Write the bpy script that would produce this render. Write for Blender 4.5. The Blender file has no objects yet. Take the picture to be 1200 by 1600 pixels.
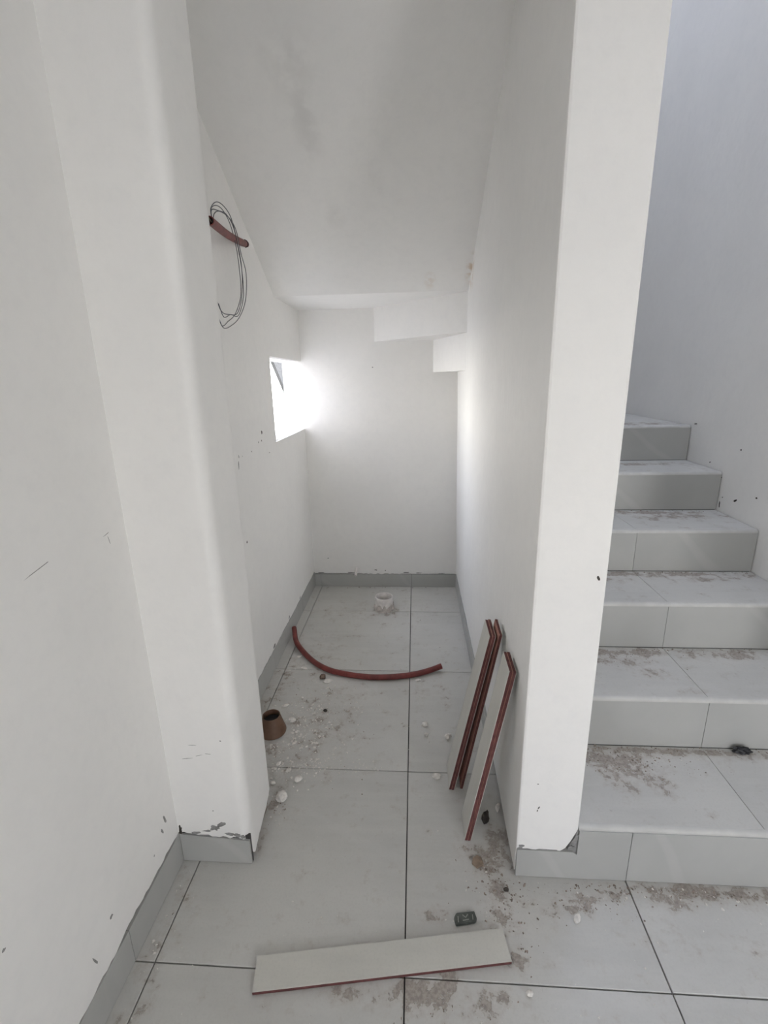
import bpy, bmesh, math, random
from mathutils import Vector, Matrix, noise

C = bpy.context.scene.collection
random.seed(7)

# ------------------------------------------------------------------ camera
F_PX, PITCH, YAW, ROLL = 740.82, 0.27200, 0.06791, -0.02139
CAM_LOC = Vector((0.0277, -0.7699, 1.3368))
cam = bpy.data.cameras.new('camera')
cam.sensor_fit = 'VERTICAL'
cam.sensor_height = 32.0
cam.lens = F_PX / 1600 * 32.0
cam.clip_start = 0.02
cam_o = bpy.data.objects.new('camera', cam)
C.objects.link(cam_o)
fwd = Vector((-math.sin(YAW) * math.cos(PITCH), math.cos(YAW) * math.cos(PITCH), -math.sin(PITCH)))
r0 = Vector((math.cos(YAW), math.sin(YAW), 0))
u0 = r0.cross(fwd)
right = math.cos(ROLL) * r0 + math.sin(ROLL) * u0
up = -math.sin(ROLL) * r0 + math.cos(ROLL) * u0
mw = Matrix((right, up, -fwd)).transposed().to_4x4()
mw.translation = CAM_LOC
cam_o.matrix_world = mw
bpy.context.scene.camera = cam_o

# ------------------------------------------------------------------ sky, daylight, exposure
SKY = 15.0
w = bpy.data.worlds.new('sky')
bpy.context.scene.world = w
w.use_nodes = True
nt = w.node_tree
nt.nodes.clear()
wo = nt.nodes.new('ShaderNodeOutputWorld')
bg = nt.nodes.new('ShaderNodeBackground')
tc = nt.nodes.new('ShaderNodeTexCoord')
sp = nt.nodes.new('ShaderNodeSeparateXYZ')
rp = nt.nodes.new('ShaderNodeValToRGB')
rp.color_ramp.elements[0].position = 0.0
rp.color_ramp.elements[0].color = (1.0, 0.981, 0.946, 1)
rp.color_ramp.elements[1].position = 0.7
rp.color_ramp.elements[1].color = (0.70, 0.78, 1.0, 1)
nt.links.new(tc.outputs['Generated'], sp.inputs[0])
nt.links.new(sp.outputs['Z'], rp.inputs[0])
nt.links.new(rp.outputs[0], bg.inputs[0])
bg.inputs[1].default_value = SKY
nt.links.new(bg.outputs[0], wo.inputs[0])


def portal(name, loc, rot, sx, sy):
    l = bpy.data.lights.new(name, 'AREA')
    l.shape = 'RECTANGLE'
    l.size, l.size_y = sx, sy
    l.cycles.is_portal = True
    o = bpy.data.objects.new(name, l)
    o.location, o.rotation_euler = loc, rot
    C.objects.link(o)


REAR_Y = -3.6
ROOM_X = 4.3                             # the room opens out to the right of the stairs
ROOF_Z = 4.6
WIN = (1.525, 2.158, 1.055, 1.452)       # alcove window (Y0, Y1, Z0, Z1)
# unseen openings added for daylight, sized to set the brightness; a0, a1, b0, b1 in the plane of its wall
OPEN = dict(
    rear=(.1, .65, .9, 1.6),             # small added opening straight behind the camera (X, Z)
    rear2=(2.05, 2.90, .35, 2.2),          # taller added opening farther right (X, Z)
    left=(-1.65, -1.15, .9, 1.45),         # small added opening in the left wall behind the camera (Y, Z)
    sky=(.78, 1.26, .75, 2.1),              # added roof opening over the stairs (X, Y)
)
portal('portal_window', (-0.77, 1.84, 1.25), (0, -math.pi / 2, 0), .40, .64)
for k, (a0, a1, b0, b1) in OPEN.items():
    ca, cb, da, db = (a0 + a1) / 2, (b0 + b1) / 2, a1 - a0, b1 - b0
    if k in ('rear', 'rear2'):
        portal('portal_' + k, (ca, REAR_Y - .25, cb), (math.pi / 2, 0, 0), da, db)
    elif k == 'side':
        portal('portal_' + k, (ROOM_X + .15, ca, cb), (0, math.pi / 2, 0), db, da)
    elif k in ('left', 'high'):
        portal('portal_' + k, (-.80, ca, cb), (0, -math.pi / 2, 0), db, da)
    else:
        portal('portal_' + k, (ca, cb, ROOF_Z + .15 if k == 'sky' else 2.95), (0, 0, 0), da, db)

vs = bpy.context.scene.view_settings
vs.view_transform = 'Standard'
vs.look = 'None'
vs.gamma = 1.0
vs.use_curve_mapping = False
vs.exposure = 0.08
bpy.context.scene.cycles.diffuse_bounces = 6      # white rooms live on bounced light
bpy.context.scene.cycles.max_bounces = 7
bpy.context.scene.cycles.adaptive_threshold = 0.06


# ------------------------------------------------------------------ materials
class NT:
    def __init__(s, name, rough=.8):
        s.m = bpy.data.materials.new(name)
        s.m.use_nodes = True
        s.t = s.m.node_tree
        s.b = s.t.nodes['Principled BSDF']
        s.b.inputs['Roughness'].default_value = rough

    def n(s, typ, **kw):
        x = s.t.nodes.new(typ)
        for k, v in kw.items():
            if k.startswith('i_'):
                key = k[2:].replace('_', ' ')
                x.inputs[int(key) if key.isdigit() else key].default_value = v
            else:
                setattr(x, k, v)
        return x

    def l(s, a, b):
        s.t.links.new(a, b)

    def math(s, op, a, b=None, clamp=False):
        x = s.n('ShaderNodeMath', operation=op, use_clamp=clamp)
        for i, v in enumerate((a, b)):
            if v is None:
                continue
            if isinstance(v, (int, float)):
                x.inputs[i].default_value = v
            else:
                s.l(v, x.inputs[i])
        return x.outputs[0]

    def mix(s, f, a, b):
        x = s.n('ShaderNodeMix', data_type='RGBA')
        for i, v in ((0, f), (6, a), (7, b)):
            if isinstance(v, (int, float)):
                x.inputs[i].default_value = v
            elif isinstance(v, tuple):
                x.inputs[i].default_value = (*v, 1)
            else:
                s.l(v, x.inputs[i])
        return x.outputs[2]

    def smooth(s, v, a, b):
        x = s.n('ShaderNodeMapRange', interpolation_type='SMOOTHSTEP')
        s.l(v, x.inputs[0])
        x.inputs[1].default_value, x.inputs[2].default_value = a, b
        return x.outputs[0]

    def noise(s, scale, detail=4, vec=None, rough=.55, stretch=None):
        if vec is None:
            vec = s.n('ShaderNodeNewGeometry').outputs['Position']
        if stretch:
            mp = s.n('ShaderNodeMapping')
            mp.inputs['Scale'].default_value = stretch[0]
            mp.inputs['Rotation'].default_value = stretch[1]
            s.l(vec, mp.inputs[0])
            vec = mp.outputs[0]
        x = s.n('ShaderNodeTexNoise')
        x.inputs['Scale'].default_value = scale
        x.inputs['Detail'].default_value = detail
        x.inputs['Roughness'].default_value = rough
        s.l(vec, x.inputs['Vector'])
        return x.outputs[0]

    def bump(s, h, strength, dist):
        x = s.n('ShaderNodeBump')
        x.inputs['Strength'].default_value = strength
        x.inputs['Distance'].default_value = dist
        s.l(h, x.inputs['Height'])
        s.l(x.outputs[0], s.b.inputs['Normal'])

    def col(s, c):
        if isinstance(c, tuple):
            s.b.inputs['Base Color'].default_value = (*c, 1)
        else:
            s.l(c, s.b.inputs['Base Color'])

    def blobs(s, lst):
        """soft mask: 1 inside each listed ellipsoid of world space (centre, radii, strength)"""
        pos = s.n('ShaderNodeNewGeometry').outputs['Position']
        acc = None
        for c, r, k in lst:
            a = s.n('ShaderNodeVectorMath', operation='SUBTRACT')
            s.l(pos, a.inputs[0])
            a.inputs[1].default_value = c
            d = s.n('ShaderNodeVectorMath', operation='DIVIDE')
            s.l(a.outputs[0], d.inputs[0])
            d.inputs[1].default_value = r
            ln = s.n('ShaderNodeVectorMath', operation='LENGTH')
            s.l(d.outputs[0], ln.inputs[0])
            mr = s.n('ShaderNodeMapRange', interpolation_type='SMOOTHSTEP')
            s.l(ln.outputs['Value'], mr.inputs[0])
            mr.inputs[1].default_value, mr.inputs[2].default_value = 1.35, 0.0
            mr.inputs[3].default_value, mr.inputs[4].default_value = 0.0, k
            acc = mr.outputs[0] if acc is None else s.math('MAXIMUM', acc, mr.outputs[0])
        return acc


def plain(name, c, rough=.7, var=.12, scale=40):
    t = NT(name, rough)
    f = t.noise(scale, 5)
    a = tuple(max(0, v * (1 - var)) for v in c)
    b = tuple(min(1, v * (1 + var)) for v in c)
    t.col(t.mix(t.smooth(f, .3, .7), a, b))
    t.bump(f, .25, .002)
    return t.m


def plaster_mat():
    t = NT('white_plaster', .62)
    big = t.smooth(t.noise(2.2, 5), .35, .68)
    fine = t.smooth(t.noise(26, 6, rough=.7), .40, .75)
    c = t.mix(big, (.85, .837, .808), (.82, .808, .782))
    c = t.mix(t.math('MULTIPLY', fine, .30), c, (.76, .755, .735))
    # smudges on the soffit and a rusty damp mark beside the newel; grimy skirting line
    st = t.blobs([((-.32, 1.02, 2.15), (.05, .16, .14), .9), ((-.33, .88, 2.22), (.10, .12, .12), .6),
                  ((-.28, 1.32, 1.95), (.04, .07, .06), .5), ((-.12, 1.2, 2.02), (.04, .1, .08), .4)])
    c = t.mix(t.math('MULTIPLY', t.math('MULTIPLY', st, t.smooth(t.noise(14, 3), .35, .6)), .35), c, (.50, .485, .46))
    ru = t.blobs([((.285, 1.57, 1.80), (.03, .10, .08), 1.0), ((.10, 1.62, 1.76), (.03, .06, .06), .4)])
    c = t.mix(t.math('MULTIPLY', ru, t.smooth(t.noise(30, 3), .40, .62)), c, (.62, .50, .38))
    t.col(c)
    h = t.math('ADD', t.math('MULTIPLY', t.noise(5, 3), 3.0), t.math('MULTIPLY', t.noise(60, 4), .25))
    t.bump(h, .35, .004)
    return t.m


# dried mortar and mud on the floor tiles: world-space patches (x, y, z), radii, strength
DUST = [((-.36, .80, 0), (.22, .26, .05), .36), ((-.27, .98, 0), (.16, .16, .05), .30), ((-.44, 1.34, 0), (.10, .30, .05), .30),
        ((-.55, .62, 0), (.18, .28, .05), .44), ((-.45, .40, 0), (.05, .12, .05), .5), ((-.598, 1.1, 0), (.08, .4, .05), .34),
        ((-.16, 1.80, 0), (.11, .10, .05), .46), ((-.25, 1.78, 0), (.38, .16, .05), .22),
        ((.275, .33, 0), (.07, .11, .05), .68), ((.235, .28, 0), (.10, .10, .05), .50), ((.254, .17, 0), (.05, .10, .05), .66),
        ((.22, .10, 0), (.07, .05, .05), .52), ((.265, .05, 0), (.04, .05, .05), .60), ((.07, .13, 0), (.06, .03, .05), .60),
        ((.487, .20, 0), (.09, .05, .05), .60), ((.40, .175, 0), (.08, .03, .05), .50), ((.66, .20, 0), (.09, .07, .05), .58),
        ((.78, .225, 0), (.14, .04, .05), .80), ((.92, .225, 0), (.14, .04, .05), .70), ((.72, .185, 0), (.06, .04, .05), .6),
        ((-.104, -.035, 0), (.14, .035, .05), .60), ((.03, -.03, 0), (.12, .05, .05), .64), ((.10, .0, 0), (.05, .05, .05), .60),
        ((.0, -.06, 0), (.02, .12, .05), .56), ((.17, -.04, 0), (.12, .06, .05), .42),
        ((-.61, .1, 0), (.05, .5, .05), .32), ((.1, 1.05, 0), (.10, .12, .05), .28),
        ((.68, .48, .18), (.17, .085, .05), .66), ((.60, .50, .18), (.12, .06, .05), .62), ((.75, .40, .18), (.05, .07, .05), .58),
        ((1.10, .52, .18), (.10, .04, .05), .60), ((.80, .53, .18), (.40, .02, .05), .64), ((.63, .38, .18), (.08, .05, .05), .42),
        ((.8, .81, .36), (.40, .035, .05), .72), ((.74, .75, .36), (.14, .06, .05), .62), ((.80, .69, .36), (.08, .04, .05), .55),
        ((1.15, .80, .36), (.3, .045, .05), .62),
        ((1.0, 1.11, .54), (.60, .04, .05), .78), ((.80, 1.06, .54), (.12, .04, .05), .6), ((1.2, 1.08, .54), (.2, .05, .05), .6),
        ((1.05, 1.41, .72), (.50, .045, .05), .72), ((1.2, 1.33, .72), (.3, .06, .05), .5),
        ((1.19, 1.68, .90), (.30, .06, .05), .58), ((1.2, 1.9, 1.08), (.4, .12, .05), .55)]


def tile_mat(name, dusty, tint=(1, 1, 1)):
    t = NT(name, .46)
    pos = t.n('ShaderNodeNewGeometry').outputs['Position']
    oi = t.n('ShaderNodeObjectInfo')
    off = t.n('ShaderNodeVectorMath', operation='SCALE')
    off.inputs[0].default_value = (7.3, 3.1, 5.7)
    t.l(oi.outputs['Random'], off.inputs['Scale'])
    v = t.n('ShaderNodeVectorMath', operation='ADD')
    t.l(pos, v.inputs[0])
    t.l(off.outputs[0], v.inputs[1])
    v = v.outputs[0]
    cl = t.smooth(t.noise(3.0, 6, v), .3, .7)
    vein = t.smooth(t.noise(3.2, 5, v, .6, ((1.2, 9.0, 1.2), (0, 0, -.16))), .35, .72)
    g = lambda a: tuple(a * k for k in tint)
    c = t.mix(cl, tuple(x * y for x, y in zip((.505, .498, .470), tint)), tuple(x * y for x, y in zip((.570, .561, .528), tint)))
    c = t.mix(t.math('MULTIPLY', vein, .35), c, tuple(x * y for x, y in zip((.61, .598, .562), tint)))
    fine = t.noise(180, 3, v)
    c = t.mix(t.math('MULTIPLY', t.smooth(fine, .45, .7), .16), c, (.42, .412, .386))
    # thin pale veins
    wv = t.n('ShaderNodeTexWave', wave_type='BANDS', bands_direction='DIAGONAL')
    wv.inputs['Scale'].default_value = .9
    wv.inputs['Distortion'].default_value = 5.0
    wv.inputs['Detail'].default_value = 2.0
    t.l(v, wv.inputs['Vector'])
    c = t.mix(t.math('MULTIPLY', t.smooth(wv.outputs[0], .985, 1.0), .16), c, (.60, .59, .57))
    if dusty:
        m = t.blobs(DUST)
        n1 = t.noise(38, 7, rough=.70)
        n2 = t.noise(15, 4, rough=.6)
        s = t.math('ADD', t.math('MULTIPLY', t.math('SUBTRACT', n1, .5), 1.9), t.math('MULTIPLY', t.math('SUBTRACT', n2, .5), 2.0))
        s = t.math('ADD', s, m)
        crust = t.smooth(s, .50, .60)
        film = t.smooth(s, .10, .62)
        c = t.mix(t.math('MULTIPLY', film, .45), c, (.44, .40, .355))
        sh = t.mix(t.smooth(t.noise(120, 4), .35, .65), (.26, .225, .195), (.40, .355, .31))
        c = t.mix(t.math('MULTIPLY', crust, .80), c, sh)
        gen = t.smooth(t.noise(70, 4, rough=.6), .69, .74)
        c = t.mix(t.math('MULTIPLY', gen, .35), c, (.27, .255, .235))
        r = t.mix(film, (.46, .46, .46), (.9, .9, .9))
        t.l(r, t.b.inputs['Roughness'])
        h = t.math('ADD', t.math('MULTIPLY', crust, t.math('ADD', .5, t.noise(150, 3))), t.math('MULTIPLY', fine, .12))
        t.bump(h, .5, .0022)
    else:
        t.bump(fine, .12, .001)
    t.col(c)
    return t.m


M = dict(
    plaster=plaster_mat(),
    tile=tile_mat('grey_porcelain_tile', True),
    tile_shaded=tile_mat('grey_tile_shaded', False, (.76, .775, .785)),  # same tile toned down, the risers' weaker light put into its colour
    strip=tile_mat('grey_cut_tile', False, (1.07, 1.06, 1.02)),
    joint=plain('dark_joint', (.055, .052, .05)),
    nosing=plain('pale_nosing', (.50, .495, .47), .5, .06, 25),
    core=plain('rough_masonry', (.16, .125, .10), .95, .35, 30),
    cement=plain('grey_cement', (.27, .265, .255), .95, .2, 90),
    clay=plain('red_clay_body', (.112, .037, .034), .9, .22, 60),
    clayline=plain('pale_clay_ribs', (.36, .17, .13), .7, .1, 60),
    conduit=plain('red_plastic_conduit', (.175, .036, .030), .5, .25, 25),
    black=plain('black_plastic', (.012, .012, .015), .5),
    wire=plain('grey_wire', (.10, .105, .115), .5),
    copper=plain('bare_wire_end', (.55, .52, .36), .4),
    pvc=plain('white_pipe', (.80, .765, .73), .5, .1, 40),
    pvcd=plain('mortar_smeared_pipe', (.58, .53, .49), .8, .3, 45),
    brown=plain('brown_drain_pipe', (.145, .080, .050), .55, .15, 30),
    inner=plain('dark_pipe_inside', (.020, .018, .020), .8),
    lump=plain('white_plaster_lump', (.72, .69, .64), .95, .12, 90),
    grit=plain('brown_grit', (.30, .25, .21), .95, .35, 90),
    dirt=plain('dark_dirt', (.055, .047, .04), .95, .3, 90),
    stone=plain('brown_stone', (.16, .115, .09), .9, .3, 90),
    card=plain('brown_chip', (.27, .205, .15), .9, .2, 60),
    packet=plain('dark_packet', (.075, .082, .072), .55, .3, 60),
    print=plain('pale_print', (.27, .28, .25), .6),
    roughcast=plain('dark_roughcast', (.052, .052, .052), .95, .5, 60),
    blocker=plain('blocker_grey', (.30, .29, .28), .95, .12, 8),
    ground=plain('pale_ground', (.42, .39, .34), .95, .15, 3),
)


M['roughcast'].node_tree.nodes['Principled BSDF'].inputs['Specular IOR Level'].default_value = 0.0

# ------------------------------------------------------------------ mesh helpers
def obj(name, bm, mat, parent=None, smooth=False, kind=None, sharp=None):
    me = bpy.data.meshes.new(name)
    bmesh.ops.recalc_face_normals(bm, faces=bm.faces[:])
    bm.to_mesh(me)
    bm.free()
    for m in (mat if isinstance(mat, list) else [mat]):
        me.materials.append(m)
    if smooth:
        me.polygons.foreach_set('use_smooth', [True] * len(me.polygons))
        if sharp:
            me.set_sharp_from_angle(angle=sharp)
    o = bpy.data.objects.new(name, me)
    C.objects.link(o)
    if parent:
        o.parent = parent
    if kind:
        o['kind'] = kind
    return o


def struct(name, bm, mat, **kw):
    return obj(name, bm, mat, kind='structure', **kw)


def tag(o, label, cat, group=None, kind=None):
    o['label'], o['category'] = label, cat
    if group:
        o['group'] = group
    if kind:
        o['kind'] = kind
    return o


def empty(name, loc, label=None, cat=None, group=None):
    o = bpy.data.objects.new(name, None)
    o.location = loc
    o.empty_display_size = .05
    C.objects.link(o)
    if label:
        tag(o, label, cat, group)
    return o


def box(bm, x0, x1, y0, y1, z0, z1):
    v = [bm.verts.new(p) for p in ((x0, y0, z0), (x1, y0, z0), (x1, y1, z0), (x0, y1, z0),
                                   (x0, y0, z1), (x1, y0, z1), (x1, y1, z1), (x0, y1, z1))]
    return [bm.faces.new([v[i] for i in f]) for f in
            ((0, 3, 2, 1), (4, 5, 6, 7), (0, 1, 5, 4), (1, 2, 6, 5), (2, 3, 7, 6), (3, 0, 4, 7))]


def panel(bm, axis, c0, c1, a, b, holes=()):
    """flat wall or slab of thickness c0..c1 across `axis`, spanning a x b, with rectangular holes (a0, a1, b0, b1)"""
    A = sorted({*a, *[v for h in holes for v in h[:2]]})
    B = sorted({*b, *[v for h in holes for v in h[2:]]})
    for a0, a1 in zip(A, A[1:]):
        for b0, b1 in zip(B, B[1:]):
            if any(h[0] <= a0 and a1 <= h[1] and h[2] <= b0 and b1 <= h[3] for h in holes):
                continue
            if axis == 'x':
                box(bm, c0, c1, a0, a1, b0, b1)
            elif axis == 'y':
                box(bm, a0, a1, c0, c1, b0, b1)
            else:
                box(bm, a0, a1, b0, b1, c0, c1)


def prism(bm, pts, off):
    off = Vector(off)
    a = [bm.verts.new(p) for p in pts]
    b = [bm.verts.new(Vector(p) + off) for p in pts]
    n = len(a)
    bm.faces.new(a)
    bm.faces.new(b[::-1])
    for i in range(n):
        j = (i + 1) % n
        bm.faces.new((a[i], b[i], b[j], a[j]))


def slab_tile(bm, x0, x1, y0, y1, z0, z1, c=.0012):
    """box with its upper edges chamfered"""
    lo = [bm.verts.new(p) for p in ((x0, y0, z0), (x1, y0, z0), (x1, y1, z0), (x0, y1, z0))]
    mi = [bm.verts.new(p) for p in ((x0, y0, z1 - c), (x1, y0, z1 - c), (x1, y1, z1 - c), (x0, y1, z1 - c))]
    hi = [bm.verts.new(p) for p in ((x0 + c, y0 + c, z1), (x1 - c, y0 + c, z1), (x1 - c, y1 - c, z1), (x0 + c, y1 - c, z1))]
    for i in range(4):
        j = (i + 1) % 4
        bm.faces.new((lo[i], lo[j], mi[j], mi[i]))
        bm.faces.new((mi[i], mi[j], hi[j], hi[i]))
    bm.faces.new(hi)
    bm.faces.new(lo[::-1])


def BM():
    return bmesh.new()


def spline(pts, n=8):
    """Catmull-Rom through the points"""
    p = [Vector(q) for q in pts]
    p = [p[0] * 2 - p[1]] + p + [p[-1] * 2 - p[-2]]
    out = []
    for i in range(1, len(p) - 2):
        for k in range(n):
            t = k / n
            a, b, c, d = p[i - 1:i + 3]
            out.append(.5 * ((2 * b) + (c - a) * t + (2 * a - 5 * b + 4 * c - d) * t * t + (3 * b - a - 3 * c + d) * t ** 3))
    out.append(p[-2])
    return out


def tube(bm, path, r, seg=10, inner=None, cap=True):
    """tube along a path; with inner radius it is a real hollow pipe"""
    path = [Vector(p) for p in path]
    rings = []
    prev = None
    for i, p in enumerate(path):
        t = (path[min(i + 1, len(path) - 1)] - path[max(i - 1, 0)]).normalized()
        if prev is None:
            a = t.orthogonal().normalized()
        else:
            a = (prev - t * prev.dot(t)).normalized()
        prev = a
        b = t.cross(a)
        row = []
        for rr in ([r] if not inner else [r, inner]):
            row.append([bm.verts.new(p + rr * (math.cos(k * math.tau / seg) * a + math.sin(k * math.tau / seg) * b)) for k in range(seg)])
        rings.append(row)
    for s in range(1 if not inner else 2):
        for i in range(len(rings) - 1):
            for k in range(seg):
                j = (k + 1) % seg
                bm.faces.new((rings[i][s][k], rings[i][s][j], rings[i + 1][s][j], rings[i + 1][s][k]))
    for e in (0, -1):
        if inner:
            for k in range(seg):
                j = (k + 1) % seg
                bm.faces.new((rings[e][0][k], rings[e][0][j], rings[e][1][j], rings[e][1][k]))
        elif cap:
            bm.faces.new(rings[e][0])


def lathe(bm, prof, c, seg=24):
    """closed-profile revolve about the vertical through c; prof = [(r, z), ...] open polyline"""
    rows = [[bm.verts.new((c[0] + r * math.cos(k * math.tau / seg), c[1] + r * math.sin(k * math.tau / seg), c[2] + z)) for k in range(seg)] for r, z in prof]
    for i in range(len(rows) - 1):
        for k in range(seg):
            j = (k + 1) % seg
            bm.faces.new((rows[i][k], rows[i][j], rows[i + 1][j], rows[i + 1][k]))


def lump(bm, c, r, rz=.7, seed=0, sub=2, rough=.35, yaw=0, ry=1.0):
    """broken chunk resting on height c.z"""
    m = bmesh.new()
    bmesh.ops.create_icosphere(m, subdivisions=sub, radius=1)
    cs, sn = math.cos(yaw), math.sin(yaw)
    lo = 9
    P = []
    for v in m.verts:
        d = 1 + rough * (noise.noise(v.co * 1.4 + Vector((seed * 3.7, seed, 0))) + .4 * noise.noise(v.co * 3.5 + Vector((seed, 9, seed))))
        q = v.co * d
        x, y, z = q.x * r, q.y * r * ry, q.z * r * rz
        P.append(Vector((x * cs - y * sn, x * sn + y * cs, z)))
    lo = min(p.z for p in P) * .75
    for p in P:
        p.z = max(p.z - lo, 0)
    vs_ = [bm.verts.new(p + Vector(c)) for p in P]
    for f in m.faces:
        bm.faces.new([vs_[v.index] for v in f.verts])
    m.free()


def jag(a, b, n, base, amp, seed):
    """n+1 (s, h) points of a ragged edge between s=a and s=b; base may be a function of s"""
    rng = random.Random(seed)
    out = []
    for i in range(n + 1):
        s = a + (b - a) * i / n
        h = base(s) if callable(base) else base
        out.append((s, h + rng.uniform(-amp, amp)))
    return out


# ------------------------------------------------------------------ the setting: floor
WALL_X, BACK_Y, PIL0, PIL1, FRONT_Y = -.65, 2.158, .30, .461, .25
ROOM_X1 = 1.47
bm = BM()
box(bm, -.9, ROOM_X + .2, REAR_Y, 3.2, -.12, -.0095)
floor = struct('floor', bm, M['joint'])
g = .0016
xs = [-.66, -.6, 0, .6, 1.2, 1.8, 2.4, 3.0, 3.6, 4.3]
ys = [-3.6, -3.0, -2.4, -1.8, -1.2, -.6, 0, .6, 1.2, 1.8, 2.165]
meshes = {}
for i in range(len(xs) - 1):
    for j in range(len(ys) - 1):
        x0, x1, y0, y1 = xs[i] + g, xs[i + 1] - g, ys[j] + g, ys[j + 1] - g
        if x0 >= .6 and y0 > .25:
            continue
        if y0 > .5:
            x1 = min(x1, .325)
        if x0 >= .6 and y1 > .25:
            y1 = .26
        k = (round(x1 - x0, 3), round(y1 - y0, 3))
        dz = random.uniform(-.0004, .0004)
        if k not in meshes:
            bm = BM()
            slab_tile(bm, -k[0] / 2, k[0] / 2, -k[1] / 2, k[1] / 2, -.0095, 0)
            o = obj('tile', bm, M['tile'], floor)
            meshes[k] = o.data
        else:
            o = bpy.data.objects.new('tile', meshes[k])
            C.objects.link(o)
            o.parent = floor
        o.location = ((x0 + x1) / 2, (y0 + y1) / 2, dz)

# outside ground and a bit of neighbouring roof seen through the alcove window
bm = BM()
box(bm, -14, -.9, -14, 14, -.4, -.2)
box(bm, -.9, 14, -14, REAR_Y, -.4, -.2)
box(bm, ROOM_X + .2, 14, REAR_Y, 14, -.4, -.2)
struct('ground', bm, M['ground'])

# ------------------------------------------------------------------ left wall (core + plaster skin, ragged above the skirting)
SKH = .100
bm = BM()
T0, T1 = -.765, -.661      # masonry core
y0, y1, z0, z1 = WIN
holes = [OPEN[k] for k in ('left',) if k in OPEN]
panel(bm, 'x', T0, T1, (REAR_Y, 3.0), (0, 3.0), holes + [(y0, y1 + .01, z0, z1)])
for f in bm.faces:
    f.material_index = 0
n0 = len(bm.faces)
segs = [(REAR_Y, y0)]
if 'left' in OPEN:
    h = OPEN['left']
    segs = [(REAR_Y, h[0]), (h[0], h[1]), (h[1], y0)]
for a, b in segs:
    low = 'left' in OPEN and a == h[0]
    ed = jag(a, b, max(8, int((b - a) * 70)), lambda s: SKH + .002 + .005 * noise.noise(Vector((s * 9, 0, 3))) + (.005 if -.02 < s < .2 else 0), .0032, 3)
    zt = h[2] if low else 3.0
    prism(bm, [(WALL_X, s, q) for s, q in ed] + [(WALL_X, b, zt), (WALL_X, a, zt)], (T1 - WALL_X, 0, 0))
    if low:
        prism(bm, [(WALL_X, a, h[3]), (WALL_X, b, h[3]), (WALL_X, b, 3.0), (WALL_X, a, 3.0)], (T1 - WALL_X, 0, 0))
e2 = jag(y0, y1, 24, SKH, .003, 4)
prism(bm, [(WALL_X, s, q) for s, q in e2] + [(WALL_X, y1, z0), (WALL_X, y0, z0)], (T1 - WALL_X, 0, 0))
prism(bm, [(WALL_X, y0, z1), (WALL_X, y1, z1), (WALL_X, y1, 3.0), (WALL_X, y0, 3.0)], (T1 - WALL_X, 0, 0))
# plastered window reveals: head, sill, near jamb
box(bm, T0 - .004, T1, y0 - .001, y1, z1 - .004, z1 + .01)
box(bm, T0 - .004, T1, y0 - .001, y1, z0 - .01, z0 + .004)
box(bm, T0 - .004, T1, y0 - .008, y0 + .004, z0, z1)
panel(bm, 'x', T0, WALL_X - .0003, (-.37, 3.0), (3.0, ROOF_Z), [OPEN['high']] if 'high' in OPEN else [])
bm.faces.ensure_lookup_table()
for f in bm.faces[n0:]:
    f.material_index = 1
wall_left = struct('wall_left', bm, [M['core'], M['plaster']])

# back wall of the alcove (its face runs on through the window reveal)
bm = BM()
e = jag(-.655, .31, 60, lambda s: .092 + .002 * math.sin(s * 9), .003, 5)
prism(bm, [(s, BACK_Y, h) for s, h in e] + [(.31, BACK_Y, 2.9), (-.655, BACK_Y, 2.9)], (0, .012, 0))
n0 = len(bm.faces)
box(bm, -.765, -.655, BACK_Y, BACK_Y + .01, 1.0, 1.5)
box(bm, -.765, .46, BACK_Y + .010, BACK_Y + .15, 0, 2.9)
wall_back = struct('wall_back', bm, M['plaster'])

# ------------------------------------------------------------------ pilaster on the left (rounded plaster corner over masonry)
bm = BM()
CX1, CY1 = -.442, .438
path = []
for i in range(19):
    path.append((WALL_X - .004 + (CX1 - .028 - WALL_X + .004) * i / 18, FRONT_Y))
for k in range(1, 9):
    a = -math.pi / 2 + math.pi / 2 * k / 8
    path.append((CX1 - .028 + .028 * math.cos(a), FRONT_Y + .028 + .028 * math.sin(a)))
for i in range(1, 13):
    path.append((CX1, FRONT_Y + .028 + (CY1 - .008 - FRONT_Y - .028) * i / 12))
for k in range(1, 4):
    a = math.pi / 2 * k / 3
    path.append((CX1 - .008 + .008 * math.cos(a), CY1 - .008 + .008 * math.sin(a)))
path.append((WALL_X - .004, CY1))
rng = random.Random(11)
rows = []
for i, (x, y) in enumerate(path):
    if y <= FRONT_Y + .001:
        zb = .103 - .016 * (x - WALL_X) / .2 + rng.uniform(-.004, .004)
        if x > -.462:
            zb = .080
    elif y < CY1 - .02:
        s = (y - FRONT_Y) / (CY1 - FRONT_Y)
        zb = .060 - .045 * min(1, s * 9) + .058 * max(0, s - .1) + rng.uniform(-.004, .004)
    else:
        zb = .078 if i < len(path) - 1 else .10
    dx = Vector((x - (WALL_X - .004), y - (FRONT_Y + CY1) / 2, 0))
    inn = Vector((min(x, CX1 - .016), min(max(y, FRONT_Y + .014), CY1 - .014), 0))
    rows.append((bm.verts.new((x, y, ROOF_Z if y > 9 else 3.1)), bm.verts.new((x, y, zb)), bm.verts.new((inn.x, inn.y, zb + .004))))
for i in range(len(rows) - 1):
    for k in range(2):
        bm.faces.new((rows[i][k], rows[i + 1][k], rows[i + 1][k + 1], rows[i][k + 1]))
n0 = len(bm.faces)
box(bm, WALL_X - .012, CX1 - .014, FRONT_Y + .012, CY1 - .012, 0, 3.1)
bm.faces.ensure_lookup_table()
for i, f in enumerate(bm.faces):
    f.material_index = 1 if i < n0 else 0
    f.smooth = i < n0
me_col = struct('column', bm, [M['core'], M['plaster']])
me_col.data.set_sharp_from_angle(angle=math.radians(40))

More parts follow.
